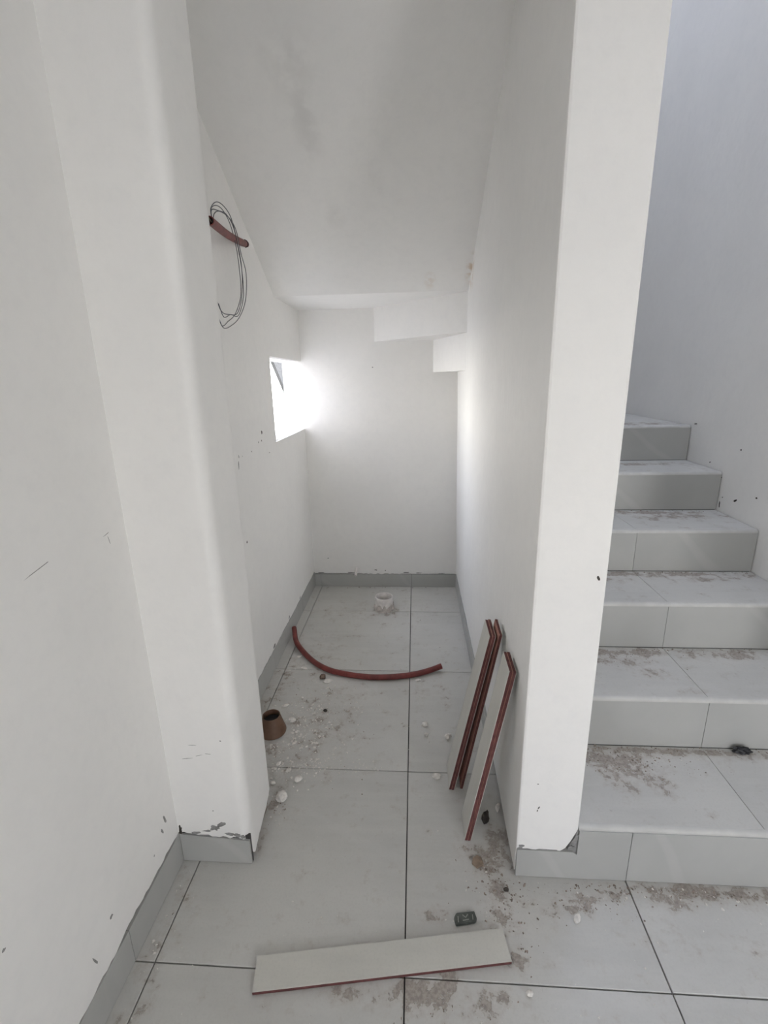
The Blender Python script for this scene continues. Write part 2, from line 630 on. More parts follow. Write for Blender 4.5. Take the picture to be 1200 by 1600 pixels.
# ------------------------------------------------------------------ partition between alcove and stairs, ends in the pillar
def wall_x(y, z):
    """left face of the partition; it leans a little towards the back"""
    t = (y - FRONT_Y) / (BACK_Y - FRONT_Y)
    return PIL0 - .002 * t - .018 * t * z / 1.37


bm = BM()
rng = random.Random(21)
path = []
N = 60
for i in range(N + 1):
    y = BACK_Y - (BACK_Y - FRONT_Y - .006) * i / N
    if y > .72:
        zb = .098 + rng.uniform(-.003, .003)
    else:
        zb = .014 + .040 * max(0, (y - .30) / .42) + rng.uniform(-.003, .003)
    path.append((None, y, zb))
path.append((PIL0 + .0015, FRONT_Y + .0015, .10))
for i in range(13):
    x = PIL0 + .006 + (PIL1 - .006 - PIL0 - .006) * i / 12
    zb = .096 + rng.uniform(-.0025, .0025) - .003 * i / 12
    if i == 0:
        zb = .108
    if i == 10:
        zb = .104
    if i == 11:
        zb = .128
    if i == 12:
        zb = .160
    path.append((x, FRONT_Y, zb))
path.append((PIL1 - .0015, FRONT_Y + .0015, .17))
for y in (FRONT_Y + .006, BACK_Y, 2.3):
    path.append((PIL1, y, 0.17 if y < .4 else 0.0))
rows = []
for x, y, zb in path:
    zt = 3.1
    if x is None:
        a, b = Vector((wall_x(y, zt), y, zt)), Vector((wall_x(y, zb), y, zb))
        c = Vector((PIL0 + .024, max(y, FRONT_Y + .02), zb + .004))
    else:
        a, b = Vector((x, y, zt)), Vector((x, y, zb))
        c = Vector((min(max(x, PIL0 + .024), PIL1 - .012), max(y, FRONT_Y + .011), zb + .004))
    rows.append([bm.verts.new(v) for v in (a, b, c)])
for i in range(len(rows) - 1):
    for k in range(2):
        bm.faces.new((rows[i][k], rows[i + 1][k], rows[i + 1][k + 1], rows[i][k + 1]))
n0 = len(bm.faces)
box(bm, PIL0 + .022, PIL1 - .004, FRONT_Y + .010, 2.29, 0, 1.3)
box(bm, PIL0 + .022, PIL1 - .004, FRONT_Y + .010, 2.29, 1.3, 3.09)
bm.faces.ensure_lookup_table()
for i, f in enumerate(bm.faces):
    f.material_index = 1 if i < n0 else 0
wall_mid = struct('wall_partition', bm, [M['core'], M['plaster']])

# ------------------------------------------------------------------ soffit of the upper flight, landing and winders over the alcove
CR_Y, CR_Z, SL = 1.685, 1.735, .600
bm = BM()
zt = CR_Z + SL * (CR_Y + .25)
prism(bm, [(WALL_X - .006, CR_Y, CR_Z), (WALL_X - .006, -.25, zt), (WALL_X - .006, -.25, zt + .25), (WALL_X - .006, CR_Y + .02, CR_Z + .22)], (.315 - WALL_X, 0, 0))
prism(bm, [(WALL_X - .006, CR_Y, CR_Z), (.31, CR_Y, CR_Z), (.31, BACK_Y + .01, CR_Z), (WALL_X - .006, BACK_Y + .01, CR_Z)], (0, 0, .22))
ceil_stairs = struct('ceiling_under_stairs', bm, M['plaster'])
NW = (.300, 1.684)
bm = BM()
prism(bm, [(NW[0], NW[1], 1.552), (.300, BACK_Y + .005, 1.552), (-.212, BACK_Y + .005, 1.552)], (0, 0, .19))
obj('winder_soffit', bm, M['plaster'], ceil_stairs)
bm = BM()
prism(bm, [(NW[0], NW[1], 1.373), (.300, BACK_Y + .005, 1.373), (.134, BACK_Y + .005, 1.373)], (0, 0, .182))
obj('winder_soffit', bm, M['plaster'], ceil_stairs)

# ------------------------------------------------------------------ right wall, upper walls, roof, room ceiling, rear wall
bm = BM()
RX0, RX1 = 1.415, 1.485     # slightly out of square
a = [(RX0, .25), (RX0, 1.1), (1.447, 1.79), (RX1, 2.9)]
for (xa, ya), (xb, yb) in zip(a, a[1:]):
    prism(bm, [(xa, ya, 0), (xb, yb, 0), (xb, yb, ROOF_Z), (xa, ya, ROOF_Z)], (.2, 0, 0))
box(bm, RX0 + .2, ROOM_X, .25, .37, 0, 2.9)
box(bm, RX0, RX0 + .2, -.37, .25, 2.75, ROOF_Z)
wall_right = struct('wall_right', bm, M['plaster'])
bm = BM()
box(bm, -.66, 1.7, 2.9, 3.05, 0, ROOF_Z)
struct('wall_stairwell', bm, M['plaster'])
bm = BM()
box(bm, -.66, 1.65, -.37, -.25, 2.88, ROOF_Z)
struct('wall_upper', bm, M['plaster'])
bm = BM()
panel(bm, 'z', 2.75, 2.9, (-.70, ROOM_X + .1), (REAR_Y, -.25), [OPEN['top']] if 'top' in OPEN else [])
box(bm, RX0 + .05, ROOM_X + .1, -.25, .37, 2.75, 2.9)
struct('ceiling', bm, M['plaster'])
bm = BM()
panel(bm, 'z', ROOF_Z, ROOF_Z + .1, (-.75, 1.7), (-.4, 3.05), [OPEN['sky']] if 'sky' in OPEN else [])
struct('roof', bm, M['plaster'])
bm = BM()
panel(bm, 'y', REAR_Y - .2, REAR_Y, (-.9, ROOM_X + .1), (-.12, 2.9), [OPEN[k] for k in ('rear', 'rear2') if k in OPEN])
struct('wall_rear', bm, M['plaster'])
bm = BM()
panel(bm, 'x', ROOM_X, ROOM_X + .12, (REAR_Y - .2, .37), (-.12, 2.9), [OPEN['side']] if 'side' in OPEN else [])
struct('wall_far_right', bm, M['plaster'])

# ------------------------------------------------------------------ skirting (each cut tile its own piece)
def skirting(name, runs, axis, face, depth, z1=SKH, top=None):
    """runs = [(a, b), ...] along the wall; face = coordinate of the front, depth signed towards the wall"""
    bm = BM()
    a, b = runs[0][0], runs[-1][1]
    lo, hi = sorted((face + depth * .45, face + depth))
    if axis == 'y':
        box(bm, lo, hi, a, b, 0, z1 - .002)
    else:
        box(bm, a, b, lo, hi, 0, z1 - .002)
    root = struct(name, bm, M['joint'])
    for a, b in runs:
        bm = BM()
        a, b = a + .0008, b - .0008
        h0 = z1 if top is None else top(a)
        h1 = z1 if top is None else top(b)
        if axis == 'y':
            prism(bm, [(face, a, .0015), (face, b, .0015), (face, b, h1), (face, a, h0)], (depth * .9, 0, 0))
        else:
            prism(bm, [(a, face, .0015), (b, face, .0015), (b, face, h1), (a, face, h0)], (0, depth * .9, 0))
        obj('tile', bm, M['tile_shaded'], root)
    return root


skirting('baseboard_left', [(-3.6, -3), (-3, -2.4), (-2.4, -1.8), (-1.8, -1.2), (-1.2, -.6), (-.6, 0), (0, FRONT_Y)], 'y', -.6475, -.013)
skirting('baseboard_alcove_left', [(CY1 - .01, .6), (.6, 1.2), (1.2, 1.8), (1.8, BACK_Y)], 'y', -.6475, -.013)
skirting('baseboard_column', [(-.6470, -.4435)], 'x', .2475, .013, top=lambda s: .098 - .014 * (s + .647) / .2)
skirting('baseboard_back', [(-.6470, -.604), (-.604, .004), (.004, .296)], 'x', BACK_Y - .006, .018, z1=.088)
skirting('baseboard_alcove_right', [(.72, 1.2), (1.2, 1.8), (1.8, BACK_Y - .006)], 'y', .2935, .028, z1=.094)

# ------------------------------------------------------------------ window in the alcove: outside, a rough sloped roof edge
bm = BM()
prism(bm, [(-2.0, 4.5, 3.0), (-2.0, 7.8, .44), (-2.0, 7.8, 3.0)], (-.05, 0, 0))
o = obj('gable_wall', bm, M['roughcast'])
tag(o, 'dark rough gable edge of a neighbouring roof seen through the alcove window', 'building')

bm = BM()
BLOCKER = (-4.0, .95, 1.25)  # unseen wall added outside to cut window light on the back wall
box(bm, BLOCKER[0], -.768, BLOCKER[1], BLOCKER[2], -.2, 4.6)
struct('light_blocker', bm, M['blocker'])

# ------------------------------------------------------------------ staircase
st = empty('staircase', (.95, .25, 0), 'grey tiled stair rising beside the white pillar to a landing', 'staircase')
RY = [.25, .55, .846, 1.146, 1.456, 1.785, 2.90]
R_ = .18
inv = Matrix.Translation((-.95, -.25, 0))


def wr(y):
    return 1.4145 + (0.0 if y < 1.1 else (y - 1.1) / .69 * .032 if y < 1.79 else .032 + (y - 1.79) / 1.11 * .038)


def part(name, bm, mat, **kw):
    bm.transform(inv)
    return obj(name, bm, mat, st, **kw)


bm = BM()
for k in range(6):
    xw = wr(RY[k]) - .002
    box(bm, PIL1 + .001, xw, RY[k] + .009, RY[k + 1] + .008, 0 if k == 0 else R_ * k - .01, R_ * (k + 1) - .009)
part('core', bm, M['joint'])
NR = .013
for k in range(6):
    y, z0, z1 = RY[k], R_ * k, R_ * (k + 1)
    xw = wr(y) - .003
    # riser tiles
    if k == 0:
        bm = BM()
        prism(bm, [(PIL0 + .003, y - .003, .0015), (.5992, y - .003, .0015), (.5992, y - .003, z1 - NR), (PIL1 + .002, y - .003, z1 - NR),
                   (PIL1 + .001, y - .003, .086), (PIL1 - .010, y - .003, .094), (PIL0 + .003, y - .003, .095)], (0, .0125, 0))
        part('riser_tile', bm, M['tile_shaded'])
        cuts = [(.6008, 1.1992), (1.2008, xw)]
    elif k < 4:
        cuts = [(PIL1 + .001, .9392), (.9408, xw)]
    else:
        cuts = [(PIL1 + .001, .9392 if k == 4 else .9), (.9408 if k == 4 else .9016, xw)]
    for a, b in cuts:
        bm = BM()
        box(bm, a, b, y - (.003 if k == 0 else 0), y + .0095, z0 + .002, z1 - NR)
        part('riser_tile', bm, M['tile_shaded'])
    # rounded nosing strip
    bm = BM()
    pr = [(y + NR, z1)] + [(y + NR - NR * math.sin(q), z1 - NR + NR * math.cos(q)) for q in [math.pi / 2 * i / 5 for i in range(1, 6)]] + [(y + NR, z1 - NR)]
    prism(bm, [(PIL1 + .001, a, b) for a, b in pr], (xw - PIL1 - .001, 0, 0))
    part('nosing', bm, M['nosing'], smooth=True, sharp=math.radians(35))
    # tread tiles
    y2 = RY[k + 1]
    for a, b in ([(PIL1 + .001, .9392), (.9408, None)]):
        bm = BM()
        t = .0095
        if b is None:
            xb0, xb1 = wr(y + NR) - .003, wr(y2) - .003
        else:
            xb0 = xb1 = b
        prism(bm, [(a, y + NR, z1), (xb0, y + NR, z1), (xb1, y2 - .001, z1), (a, y2 - .001, z1)], (0, 0, -t))
        part('tread_tile', bm, M['tile'])

# ------------------------------------------------------------------ chips, scuffs and holes in the plaster (children of their wall)
def blot(name, parent, mat, c, nrm, w_, h_, seed, rot=0, n=14, th=.0014):
    rng = random.Random(seed)
    nrm = Vector(nrm)
    ux = Vector((0, 0, 1)).cross(nrm).normalized() if abs(nrm.z) < .9 else Vector((1, 0, 0))
    uy = nrm.cross(ux)
    cs, sn = math.cos(rot), math.sin(rot)
    pts = []
    for i in range(n):
        a = math.tau * i / n
        k = rng.uniform(.55, 1.1)
        x, y = math.cos(a) * w_ / 2 * k, math.sin(a) * h_ / 2 * k
        pts.append(Vector(c) + ux * (x * cs - y * sn) + uy * (x * sn + y * cs) - nrm * .001)
    bm = BM()
    prism(bm, pts, nrm * th)
    return obj(name, bm, mat, parent)


YN, XP, XN = (0, -1, 0), (1, 0, 0), (-1, 0, 0)
for i, (x, z, w_, h_, r) in enumerate([(-.541, .124, .034, .022, .2), (-.520, .138, .036, .014, .5), (-.497, .103, .040, .014, .0), (-.478, .100, .024, .018, .2),
                                       (-.600, .104, .040, .010, .0), (-.463, .096, .018, .016, -.3), (-.565, .112, .03, .008, .1)]):
    blot('plaster_chip', me_col, M['cement'], (x, FRONT_Y, z), YN, w_, h_, 40 + i, r)
blot('plaster_chip', me_col, M['dirt'], (-.643, FRONT_Y, .112), YN, .011, .036, 55)
for i, (x, z, w_, h_, r) in enumerate([(-.491, .421, .006, .004, 0), (-.539, .185, .005, .004, 0), (-.59, .361, .035, .0018, .12), (-.556, .372, .028, .0015, .25),
                                       (-.53, .378, .02, .0015, -.1), (-.57, .405, .03, .0012, 0)]):
    blot('scuff', me_col, M['cement'], (x, FRONT_Y, z), YN, w_, h_, 60 + i, r, n=8, th=.0012)
for i, (y, z, w_, h_, r) in enumerate([(.201, .204, .010, .034, .2), (.182, .186, .008, .026, .3), (-.035, .198, .012, .010, .3), (-.02, 1.020, .075, .0022, .18), (.18, 1.022, .022, .002, .2),
                                       (.186, 1.008, .002, .022, .2), (-.254, .446, .010, .007, 0), (-.10, .165, .006, .035, .3), (.135, .16, .006, .006, 0)]):
    blot('scuff', wall_left, M['cement'], (WALL_X, y, z), XP, w_, h_, 80 + i, r, n=9, th=.0012)
for i, (y, z, w_, h_, r) in enumerate([(1.00, 1.030, .008, .036, -.15), (1.01, 1.062, .006, .014, .1), (1.05, 1.058, .005, .005, 0), (.932, 1.364, .008, .014, .4), (.956, 1.241, .007, .007, 0),
                                       (1.313, 1.122, .018, .020, .4), (1.258, 1.086, .010, .008, 0), (1.30, 1.088, .012, .008, 0), (1.16, 1.06, .01, .006, 0), (1.004, .717, .012, .014, .2),
                                       (1.40, 1.02, .012, .006, 0), (1.50, .115, .03, .02, .2), (1.22, .112, .04, .02, .1), (1.75, .11, .03, .014, 0)]):
    blot('scuff', wall_left, M['dirt'] if z > .5 else M['cement'], (WALL_X, y, z), XP, w_, h_, 100 + i, r, n=9, th=.0012)
for i, (x, z, w_, h_, r) in enumerate([(.441, .894, .008, .014, .2), (.352, .238, .004, .014, -.35), (.349, .228, .004, .006, 0), (.345, .315, .005, .003, 0)]):
    blot('scuff', wall_mid, M['dirt'], (x, FRONT_Y, z), YN, w_, h_, 130 + i, r, n=9, th=.0012)
for i, (x, z, w_, h_, r) in enumerate([(.455, .135, .016, .050, -.3), (.447, .108, .022, .014, .2), (.314, .105, .020, .013, .1), (.38, .096, .06, .005, 0)]):
    blot('plaster_chip', wall_mid, M['cement'], (x, FRONT_Y, z), YN, w_, h_, 140 + i, r)
for i, (y, z, w_, h_, r) in enumerate([(1.355, 1.015, .010, .008, .5), (1.332, .796, .026, .010, .6), (1.571, .925, .010, .009, 0), (1.46, .873, .008, .008, 0), (1.427, .787, .007, .006, 0),
                                       (1.44, .75, .010, .03, .2), (1.75, 1.09, .03, .006, .1), (1.2, .84, .012, .008, .3)]):
    blot('scuff', wall_right, M['dirt'], (wr(y) + .0005, y, z), XN, w_, h_, 160 + i, r, n=9, th=.0020)
for i, (x, z, w_, h_) in enumerate([(-.171, .114, .012, .010), (-.235, .118, .022, .012), (-.031, .100, .05, .010), (-.40, .098, .06, .008), (-.60, .097, .05, .006), (.05, .098, .05, .008),
                                    (-.221, 1.409, .010, .008), (-.55, .20, .012, .008), (.2, .096, .05, .005)]):
    blot('plaster_chip', wall_back, M['cement'], (x, BACK_Y, z), YN, w_, h_, 180 + i, 0)
bm = BM()
prism(bm, [(PIL1 - .024, FRONT_Y + .004, .088), (PIL1 + .0005, FRONT_Y + .0015, .086), (PIL1 + .0005, FRONT_Y + .0015, .168), (PIL1 - .004, FRONT_Y + .005, .172)], (0, .012, 0))
obj('mortar_patch', bm, M['cement'], wall_mid)
# ragged brown mortar left where the skirting beside the column is missing
for i, (y, z, w_, h_) in enumerate([(.30, .03, .05, .03), (.36, .035, .06, .04), (.41, .05, .035, .06)]):
    blot('mortar_patch', me_col, M['stone'], (CX1 - .013, y, z), XP, w_, h_, 200 + i, 0, th=.006)

# ------------------------------------------------------------------ loose tiles: cut strips with red clay bodies
def strip_tile(name, p0, along, width, thick, label, group=None, length=.60, bevel=.001):
    """p0 = corner on the floor; along = long axis, width = short axis, thick = body axis (vectors carry the sizes)"""
    root = empty(name, p0, label, 'tile', group)
    A, W_, T_ = Vector(along), Vector(width), Vector(thick)
    tn = T_.normalized()
    t = T_.length

    def slab(d0, d1, s=0.0):
        bm = BM()
        a, b = A.normalized() * s, W_.normalized() * s
        q = [a + b, A - a + b, A - a + W_ - b, a + W_ - b]
        prism(bm, [v + tn * d0 for v in q], tn * (d1 - d0))
        return bm
    obj('clay_body', slab(.0012, t, .0), M['clay'], root)
    obj('glazed_face', slab(0, .0012, .0), M['strip'], root)
    # raised ribs pressed into the rear of the clay body
    bm = BM()
    for k in range(7):
        s = .08 + .84 * k / 6
        a0 = A * .02 + W_ * (s - .03)
        prism(bm, [a0 + tn * t, A * .96 + a0 + tn * t, A * .96 + a0 + W_ * .06 + tn * t, a0 + W_ * .06 + tn * t], tn * .0009)
    b0_ = W_.normalized() * .0004
    prism(bm, [tn * t + b0_, A + tn * t + b0_, A + W_ + tn * t - b0_, W_ + tn * t - b0_], tn * .0007)
    obj('back_ribs', bm, M['clayline'], root)
    return root


# the strip lying flat across the front joint
strip_tile('cut_tile', (-.343, -.052, .0112), Vector((.595, .089, 0)), Vector((-.010, .070, 0)), Vector((0, 0, -.0095)),
           'grey cut tile strip lying flat on the floor across the front joint')
# leaning against the partition: nearer pair
def lean(name, xb, xt, y0b, y0t, wd, zt, th, label, flip=False):
    A = Vector((xt - xb, y0t - y0b, zt))
    W_ = Vector((0, wd, 0))
    W_ = (W_ - A.normalized() * W_.dot(A.normalized())).normalized() * wd
    n_ = W_.cross(A).normalized()
    if n_.x < 0:
        n_ = -n_
    p0 = Vector((xb, y0b, 0.0))
    if flip:
        return strip_tile(name, p0 + n_ * th, A, W_, -n_ * th, label)
    return strip_tile(name, p0, A, W_, n_ * th, label)


G = 'cut tile strips leaning on the partition'
th = .0085
lean('cut_tile', .1725, .2725, .348, .331, .092, .594, th, 'nearest leaning cut tile strip, its grey face turned to the alcove')
lean('cut_tile', .1725 + .0105, .2725 + .0105, .347, .329, .092, .594, th, 'cut tile strip pressed against the rear of the nearest leaning strip', True)
lean('cut_tile', .138, .249, .530, .513, .100, .590, th, 'leaning cut tile strip at the alcove side of the three-strip stack')
lean('cut_tile', .138 + .0105, .249 + .0105, .529, .512, .100, .592, th, 'middle cut tile strip of the three leaning together', True)
lean('cut_tile', .178, .2775, .535, .505, .090, .600, th, 'cut tile strip nearest the partition in the three-strip stack', True)

# ------------------------------------------------------------------ red conduit arc on the floor
pts = [(-.628, 1.500, .052), (-.595, 1.405, .026), (-.536, 1.321, .016), (-.463, 1.238, .0132), (-.38, 1.177, .0132), (-.284, 1.145, .0132),
       (-.177, 1.129, .0132), (-.059, 1.137, .0132), (.03, 1.160, .0132), (.100, 1.188, .017), (.150, 1.205, .028)]
bm = BM()
sp_ = spline(pts, 7)
tube(bm, sp_, .0130, 14, .0105)
root = obj('conduit', bm, M['conduit'], smooth=True, sharp=math.radians(40))
tag(root, 'curved red plastic conduit lying across the alcove floor', 'pipe')
bm = BM()
tube(bm, [sp_[-1] - (sp_[-1] - sp_[-4]).normalized() * .012, sp_[-1] - (sp_[-1] - sp_[-4]).normalized() * .010], .0108, 14)
obj('dark_bore', bm, M['inner'], root)

# ------------------------------------------------------------------ conduit stub with wires on the left alcove wall
a, b = Vector((-.570, .765, 1.797)), Vector((-.656, 1.345, 1.880))
path = spline([a, a.lerp(b, .35) + Vector((0, 0, -.008)), a.lerp(b, .7) + Vector((0, 0, -.006)), b], 6)
bm = BM()
tube(bm, path, .0125, 14, .0100)
root = obj('conduit_stub', bm, M['conduit'], smooth=True, sharp=math.radians(40))
tag(root, 'short red conduit jutting from the left alcove wall with wires', 'pipe')
bm = BM()
d = (path[-1] - path[-2]).normalized()
tube(bm, [path[-2] - d * .006, path[-2] + d * .002], .0150, 12, .0122)
obj('collar_shadow_gap', bm, M['inner'], root)
wr_root = empty('wire_loop', a, 'loose loop of thin grey wires hanging from the wall conduit', 'wire')
base = [(-.57, .79, 1.803), (-.575, .800, 1.838), (-.58, .868, 1.868), (-.585, .945, 1.880), (-.595, 1.03, 1.866), (-.60, 1.08, 1.812), (-.60, 1.098, 1.735), (-.60, 1.08, 1.648),
        (-.60, 1.01, 1.574), (-.60, .918, 1.535), (-.60, .85, 1.522), (-.60, .81, 1.555)]
for k in range(4):
    rng = random.Random(300 + k)
    dy, dz, e = (0, .012, -.014, .006)[k], (0, -.016, .010, -.028)[k], (0, .028, .010, -.004)[k]
    pts = []
    for i, p in enumerate(base):
        f = math.sin(math.pi * i / (len(base) - 1))
        q = Vector(p) - a
        q += Vector((.006 * (k - 1.5) * f + rng.uniform(-.003, .003), dy * f + rng.uniform(-.005, .005), dz * f * (1 if i < 6 else .5) + rng.uniform(-.004, .004)))
        if i > 8:
            q += Vector((0, e * .8, e * 1.1 + (.015 if k == 2 else 0) * (i - 8)))
        if i == 0:
            q = Vector((0, .022, -.0)) + Vector((0, 0, .003 * (k - 1.5)))
        pts.append(q)
    bm = BM()
    tube(bm, spline(pts, 7), .0014, 5)
    obj('wire', bm, M['wire'], wr_root, smooth=True)
bm = BM()
tube(bm, [Vector((-.004, .02, .002)), Vector((-.006, -.004, .016)), Vector((-.004, -.024, .020))], .0018, 6)
obj('wire_end', bm, M['copper'], wr_root, smooth=True)

# ------------------------------------------------------------------ drain pipe stub near the back wall
c = (-.161, 1.835, 0)
root = empty('drain_pipe_stub', c, 'short white drain pipe stub rising from the floor near the back wall', 'pipe')
bm = BM()
lathe(bm, [(.050, 0), (.056, .010), (.057, .030), (.054, .040), (.055, .046), (.055, .078), (.0535, .083), (.050, .083), (.0485, .079), (.0485, .01)], (0, 0, 0), 28)
obj('pipe', bm, M['pvc'], root, smooth=True, sharp=math.radians(50))
bm = BM()
lathe(bm, [(.0486, .02), (.001, .02)], (0, 0, 0), 28)
obj('bore', bm, M['dirt'], root)
bm = BM()
rng = random.Random(5)
seg = 30
lo = [bm.verts.new(((.060 + rng.uniform(-.002, .005)) * math.cos(k * math.tau / seg), (.060 + rng.uniform(-.002, .005)) * math.sin(k * math.tau / seg), 0)) for k in range(seg)]
hi = [bm.verts.new((.0575 * math.cos(k * math.tau / seg), .0575 * math.sin(k * math.tau / seg), rng.uniform(.022, .050))) for k in range(seg)]
in_ = [bm.verts.new((.053 * math.cos(k * math.tau / seg), .053 * math.sin(k * math.tau / seg), .03)) for k in range(seg)]
for k in range(seg):
    j = (k + 1) % seg
    bm.faces.new((lo[k], lo[j], hi[j], hi[k]))
    bm.faces.new((hi[k], hi[j], in_[j], in_[k]))
obj('mortar_collar', bm, M['pvcd'], root)

# brown tapered pipe by the left wall
root = empty('brown_pipe_stub', (-.540, .782, 0), 'brown tapered pipe stub standing on the floor behind the column', 'pipe')
bm = BM()
lathe(bm, [(.053, 0), (.054, .006), (.050, .018), (.036, .066), (.0345, .074), (.0320, .074), (.0320, .066), (.040, .01)], (0, 0, 0), 28)
obj('pipe', bm, M['brown'], root, smooth=True, sharp=math.radians(50))
bm = BM()
lathe(bm, [(.0330, .050), (.001, .046)], (0, 0, 0), 28)
obj('bore', bm, M['inner'], root)
bm = BM()
prism(bm, [(-.050, -.012, .001), (-.066, .004, .001), (-.066, .030, .001), (-.035, .044, .001), (-.026, .036, .062), (-.038, .010, .058)], (0, 0, .004))
obj('torn_flange', bm, M['brown'], root)

# white pipe stub low on the back wall
bm = BM()
tube(bm, [(-.362, BACK_Y + .004, .128), (-.363, BACK_Y - .022, .118), (-.364, BACK_Y - .050, .098)], .0085, 12, .0062)
o = obj('water_pipe_stub', bm, M['pvc'], smooth=True, sharp=math.radians(50))
tag(o, 'tiny white water pipe end poking from the back wall above the skirting', 'pipe')
bm = BM()
tube(bm, [(-.3638, BACK_Y - .044, .1035), (-.3639, BACK_Y - .046, .102)], .0064, 12)
obj('bore', bm, M['inner'], o)

# ------------------------------------------------------------------ rubble one can point at
def rubble(name, x, y, r, mat, label, cat, rz=.65, seed=0, yaw=0, ry=.8, sub=2, z=0, rough=.4, group=None):
    bm = BM()
    lump(bm, (0, 0, 0), r, rz, seed, sub, rough, yaw, ry)
    o = obj(name, bm, mat)
    o.location = (x, y, z)
    tag(o, label, cat, group)
    return o


P = 'plaster_lump'
rubble(P, -.418, .468, .0190, M['lump'], 'largest white plaster lump, just past the foot of the column', 'rubble', .8, 1, .3, .95)
rubble(P, -.381, .546, .0150, M['lump'], 'white plaster lump behind the largest one, near the second floor joint', 'rubble', .7, 2, .2, .75)
rubble(P, -.377, 1.103, .0195, M['lump'], 'flat cream plaster lump in front of the curved red conduit', 'rubble', .45, 3, .3, .6)
rubble(P, .099, .578, .0150, M['lump'], 'white plaster crumb on the joint left of the three-strip stack', 'rubble', .6, 4, 0, .7)
rubble(P, .151, .766, .0140, M['lump'], 'grey-white plaster crumb left of the leaning stack, towards its rear', 'rubble', .8, 5, 0, .8)
rubble(P, .064, .832, .0125, M['lump'], 'farther of two white crumbs right of the centre joint', 'rubble', .8, 6, 0, .8)
rubble(P, .069, .779, .0085, M['lump'], 'nearer of two white crumbs right of the centre joint', 'rubble', .8, 7, 0, .8)
rubble(P, -.508, 1.201, .0180, M['lump'], 'long pale plaster flake by the left end of the red conduit', 'rubble', .3, 8, -.3, .45)
rubble(P, -.528, .928, .0160, M['lump'], 'thin white plaster flake behind the brown pipe', 'rubble', .35, 9, .4, .45)
rubble(P, -.476, .838, .0150, M['lump'], 'squat white plaster lump right of the brown pipe', 'rubble', .7, 10, 0, .8)
rubble(P, -.464, .527, .0100, M['lump'], 'small white plaster lump nearest the far edge of the column', 'rubble', .7, 12, 0, .6)
rubble(P, -.468, .612, .0110, M['lump'], 'small white plaster chip on the second floor joint beside the column', 'rubble', .6, 13, 1.0, .5)
rubble(P, -.425, .585, .0085, M['lump'], 'pebble of white plaster between column and second joint', 'rubble', .7, 14, 0, .9)
rubble(P, -.556, 1.300, .0120, M['lump'], 'pale crumb touching the left arm of the red conduit', 'rubble', .5, 15, .2, .6)
rubble(P, .040, 1.125, .0110, M['lump'], 'cream crumb in front of the conduit at the centre joint', 'rubble', .5, 16, .2, .8)
rubble(P, .290, .462, .0160, M['lump'], 'white plaster flake at the foot of the partition beside the pillar', 'rubble', .4, 17, 1.2, .5)
rubble(P, .438, .142, .0130, M['lump'], 'white flake on the mud stain before the first step', 'rubble', .35, 18, 1.0, .6)
rubble(P, .281, -.018, .0085, M['lump'], 'white crumb on the front joint right of the flat cut tile', 'rubble', .6, 19, .2, .7)
rubble('stone', -.404, 1.130, .0150, M['stone'], 'dark brown stone tucked against the curved red conduit', 'stone', .8, 20, 0, .8)
rubble('stone', -.351, .904, .0085, M['dirt'], 'small dark pebble on the dusty floor right of the brown pipe', 'stone', .7, 21, 0, .9)
rubble('dirt_clod', .245, .420, .0190, M['dirt'], 'black clod of dirt behind the nearest leaning cut tile', 'rubble', .7, 22, 1.2, .6, sub=2, rough=.7)
rubble('stone', .270, .207, .0075, M['dirt'], 'tiny dark pebble on the mud before the pillar', 'stone', .6, 23)
bm = BM()
prism(bm, [(-.017, -.004, .001), (-.003, -.017, .001), (.016, -.006, .001), (.012, .013, .001), (.0, .020, .001), (-.013, .011, .001)], (0, 0, .007))
bmesh.ops.bevel(bm, geom=bm.edges[:], offset=.001, segments=1, affect='EDGES')
o = obj('brown_chip', bm, M['card'])
o.location = (.203, .278, 0)
tag(o, 'angular brown chip on the floor before the nearest leaning strip', 'rubble')

# dark crushed packet with worn pale print
root = empty('crushed_packet', (.153, .128, 0), 'small dark crushed packet with worn pale print on the floor by the flat strip', 'packet')
bm = BM()
pr = [(-.028, -.013), (.022, -.012), (.029, -.004), (.027, .014), (-.020, .016), (-.028, .006)]
prism(bm, [(x, y, .001 + .001 * math.sin(x * 90)) for x, y in pr], (0, 0, .0065))
bmesh.ops.bevel(bm, geom=bm.edges[:], offset=.0015, segments=2, affect='EDGES')
bm.transform(Matrix.Rotation(.16, 4, 'Z'))
obj('wrapper', bm, M['packet'], root)
bm = BM()
for p, q in (((-.006, .008), (.001, .001)), ((.001, .001), (.008, .008)), ((-.008, -.005), (.008, -.004)), ((-.020, -.008), (-.018, .006)), ((.018, -.006), (.020, .006))):
    p, q = Vector((*p, 0)), Vector((*q, 0))
    n_ = (q - p).cross(Vector((0, 0, 1))).normalized() * .0011
    prism(bm, [p - n_, q - n_, q + n_, p + n_], (0, 0, .0006))
bm.transform(Matrix.Translation((0, 0, .0078)) @ Matrix.Rotation(.16, 4, 'Z'))
obj('print', bm, M['print'], root)

# black scrap against the second riser
bm = BM()
m = bmesh.new()
bmesh.ops.create_icosphere(m, subdivisions=3, radius=1)
vs_ = []
for v in m.verts:
    d = 1 + .45 * noise.noise(v.co * 2.6) + .25 * noise.noise(v.co * 6)
    vs_.append(bm.verts.new((v.co.x * .025 * d, v.co.y * .010 * d, max(0, (v.co.z * .013) * d + .009))))
for f in m.faces:
    bm.faces.new([vs_[v.index] for v in f.verts])
m.free()
o = obj('black_scrap', bm, M['black'])
o.location = (1.054, .532, R_)
tag(o, 'crumpled black scrap lying on the first tread against the riser', 'scrap')

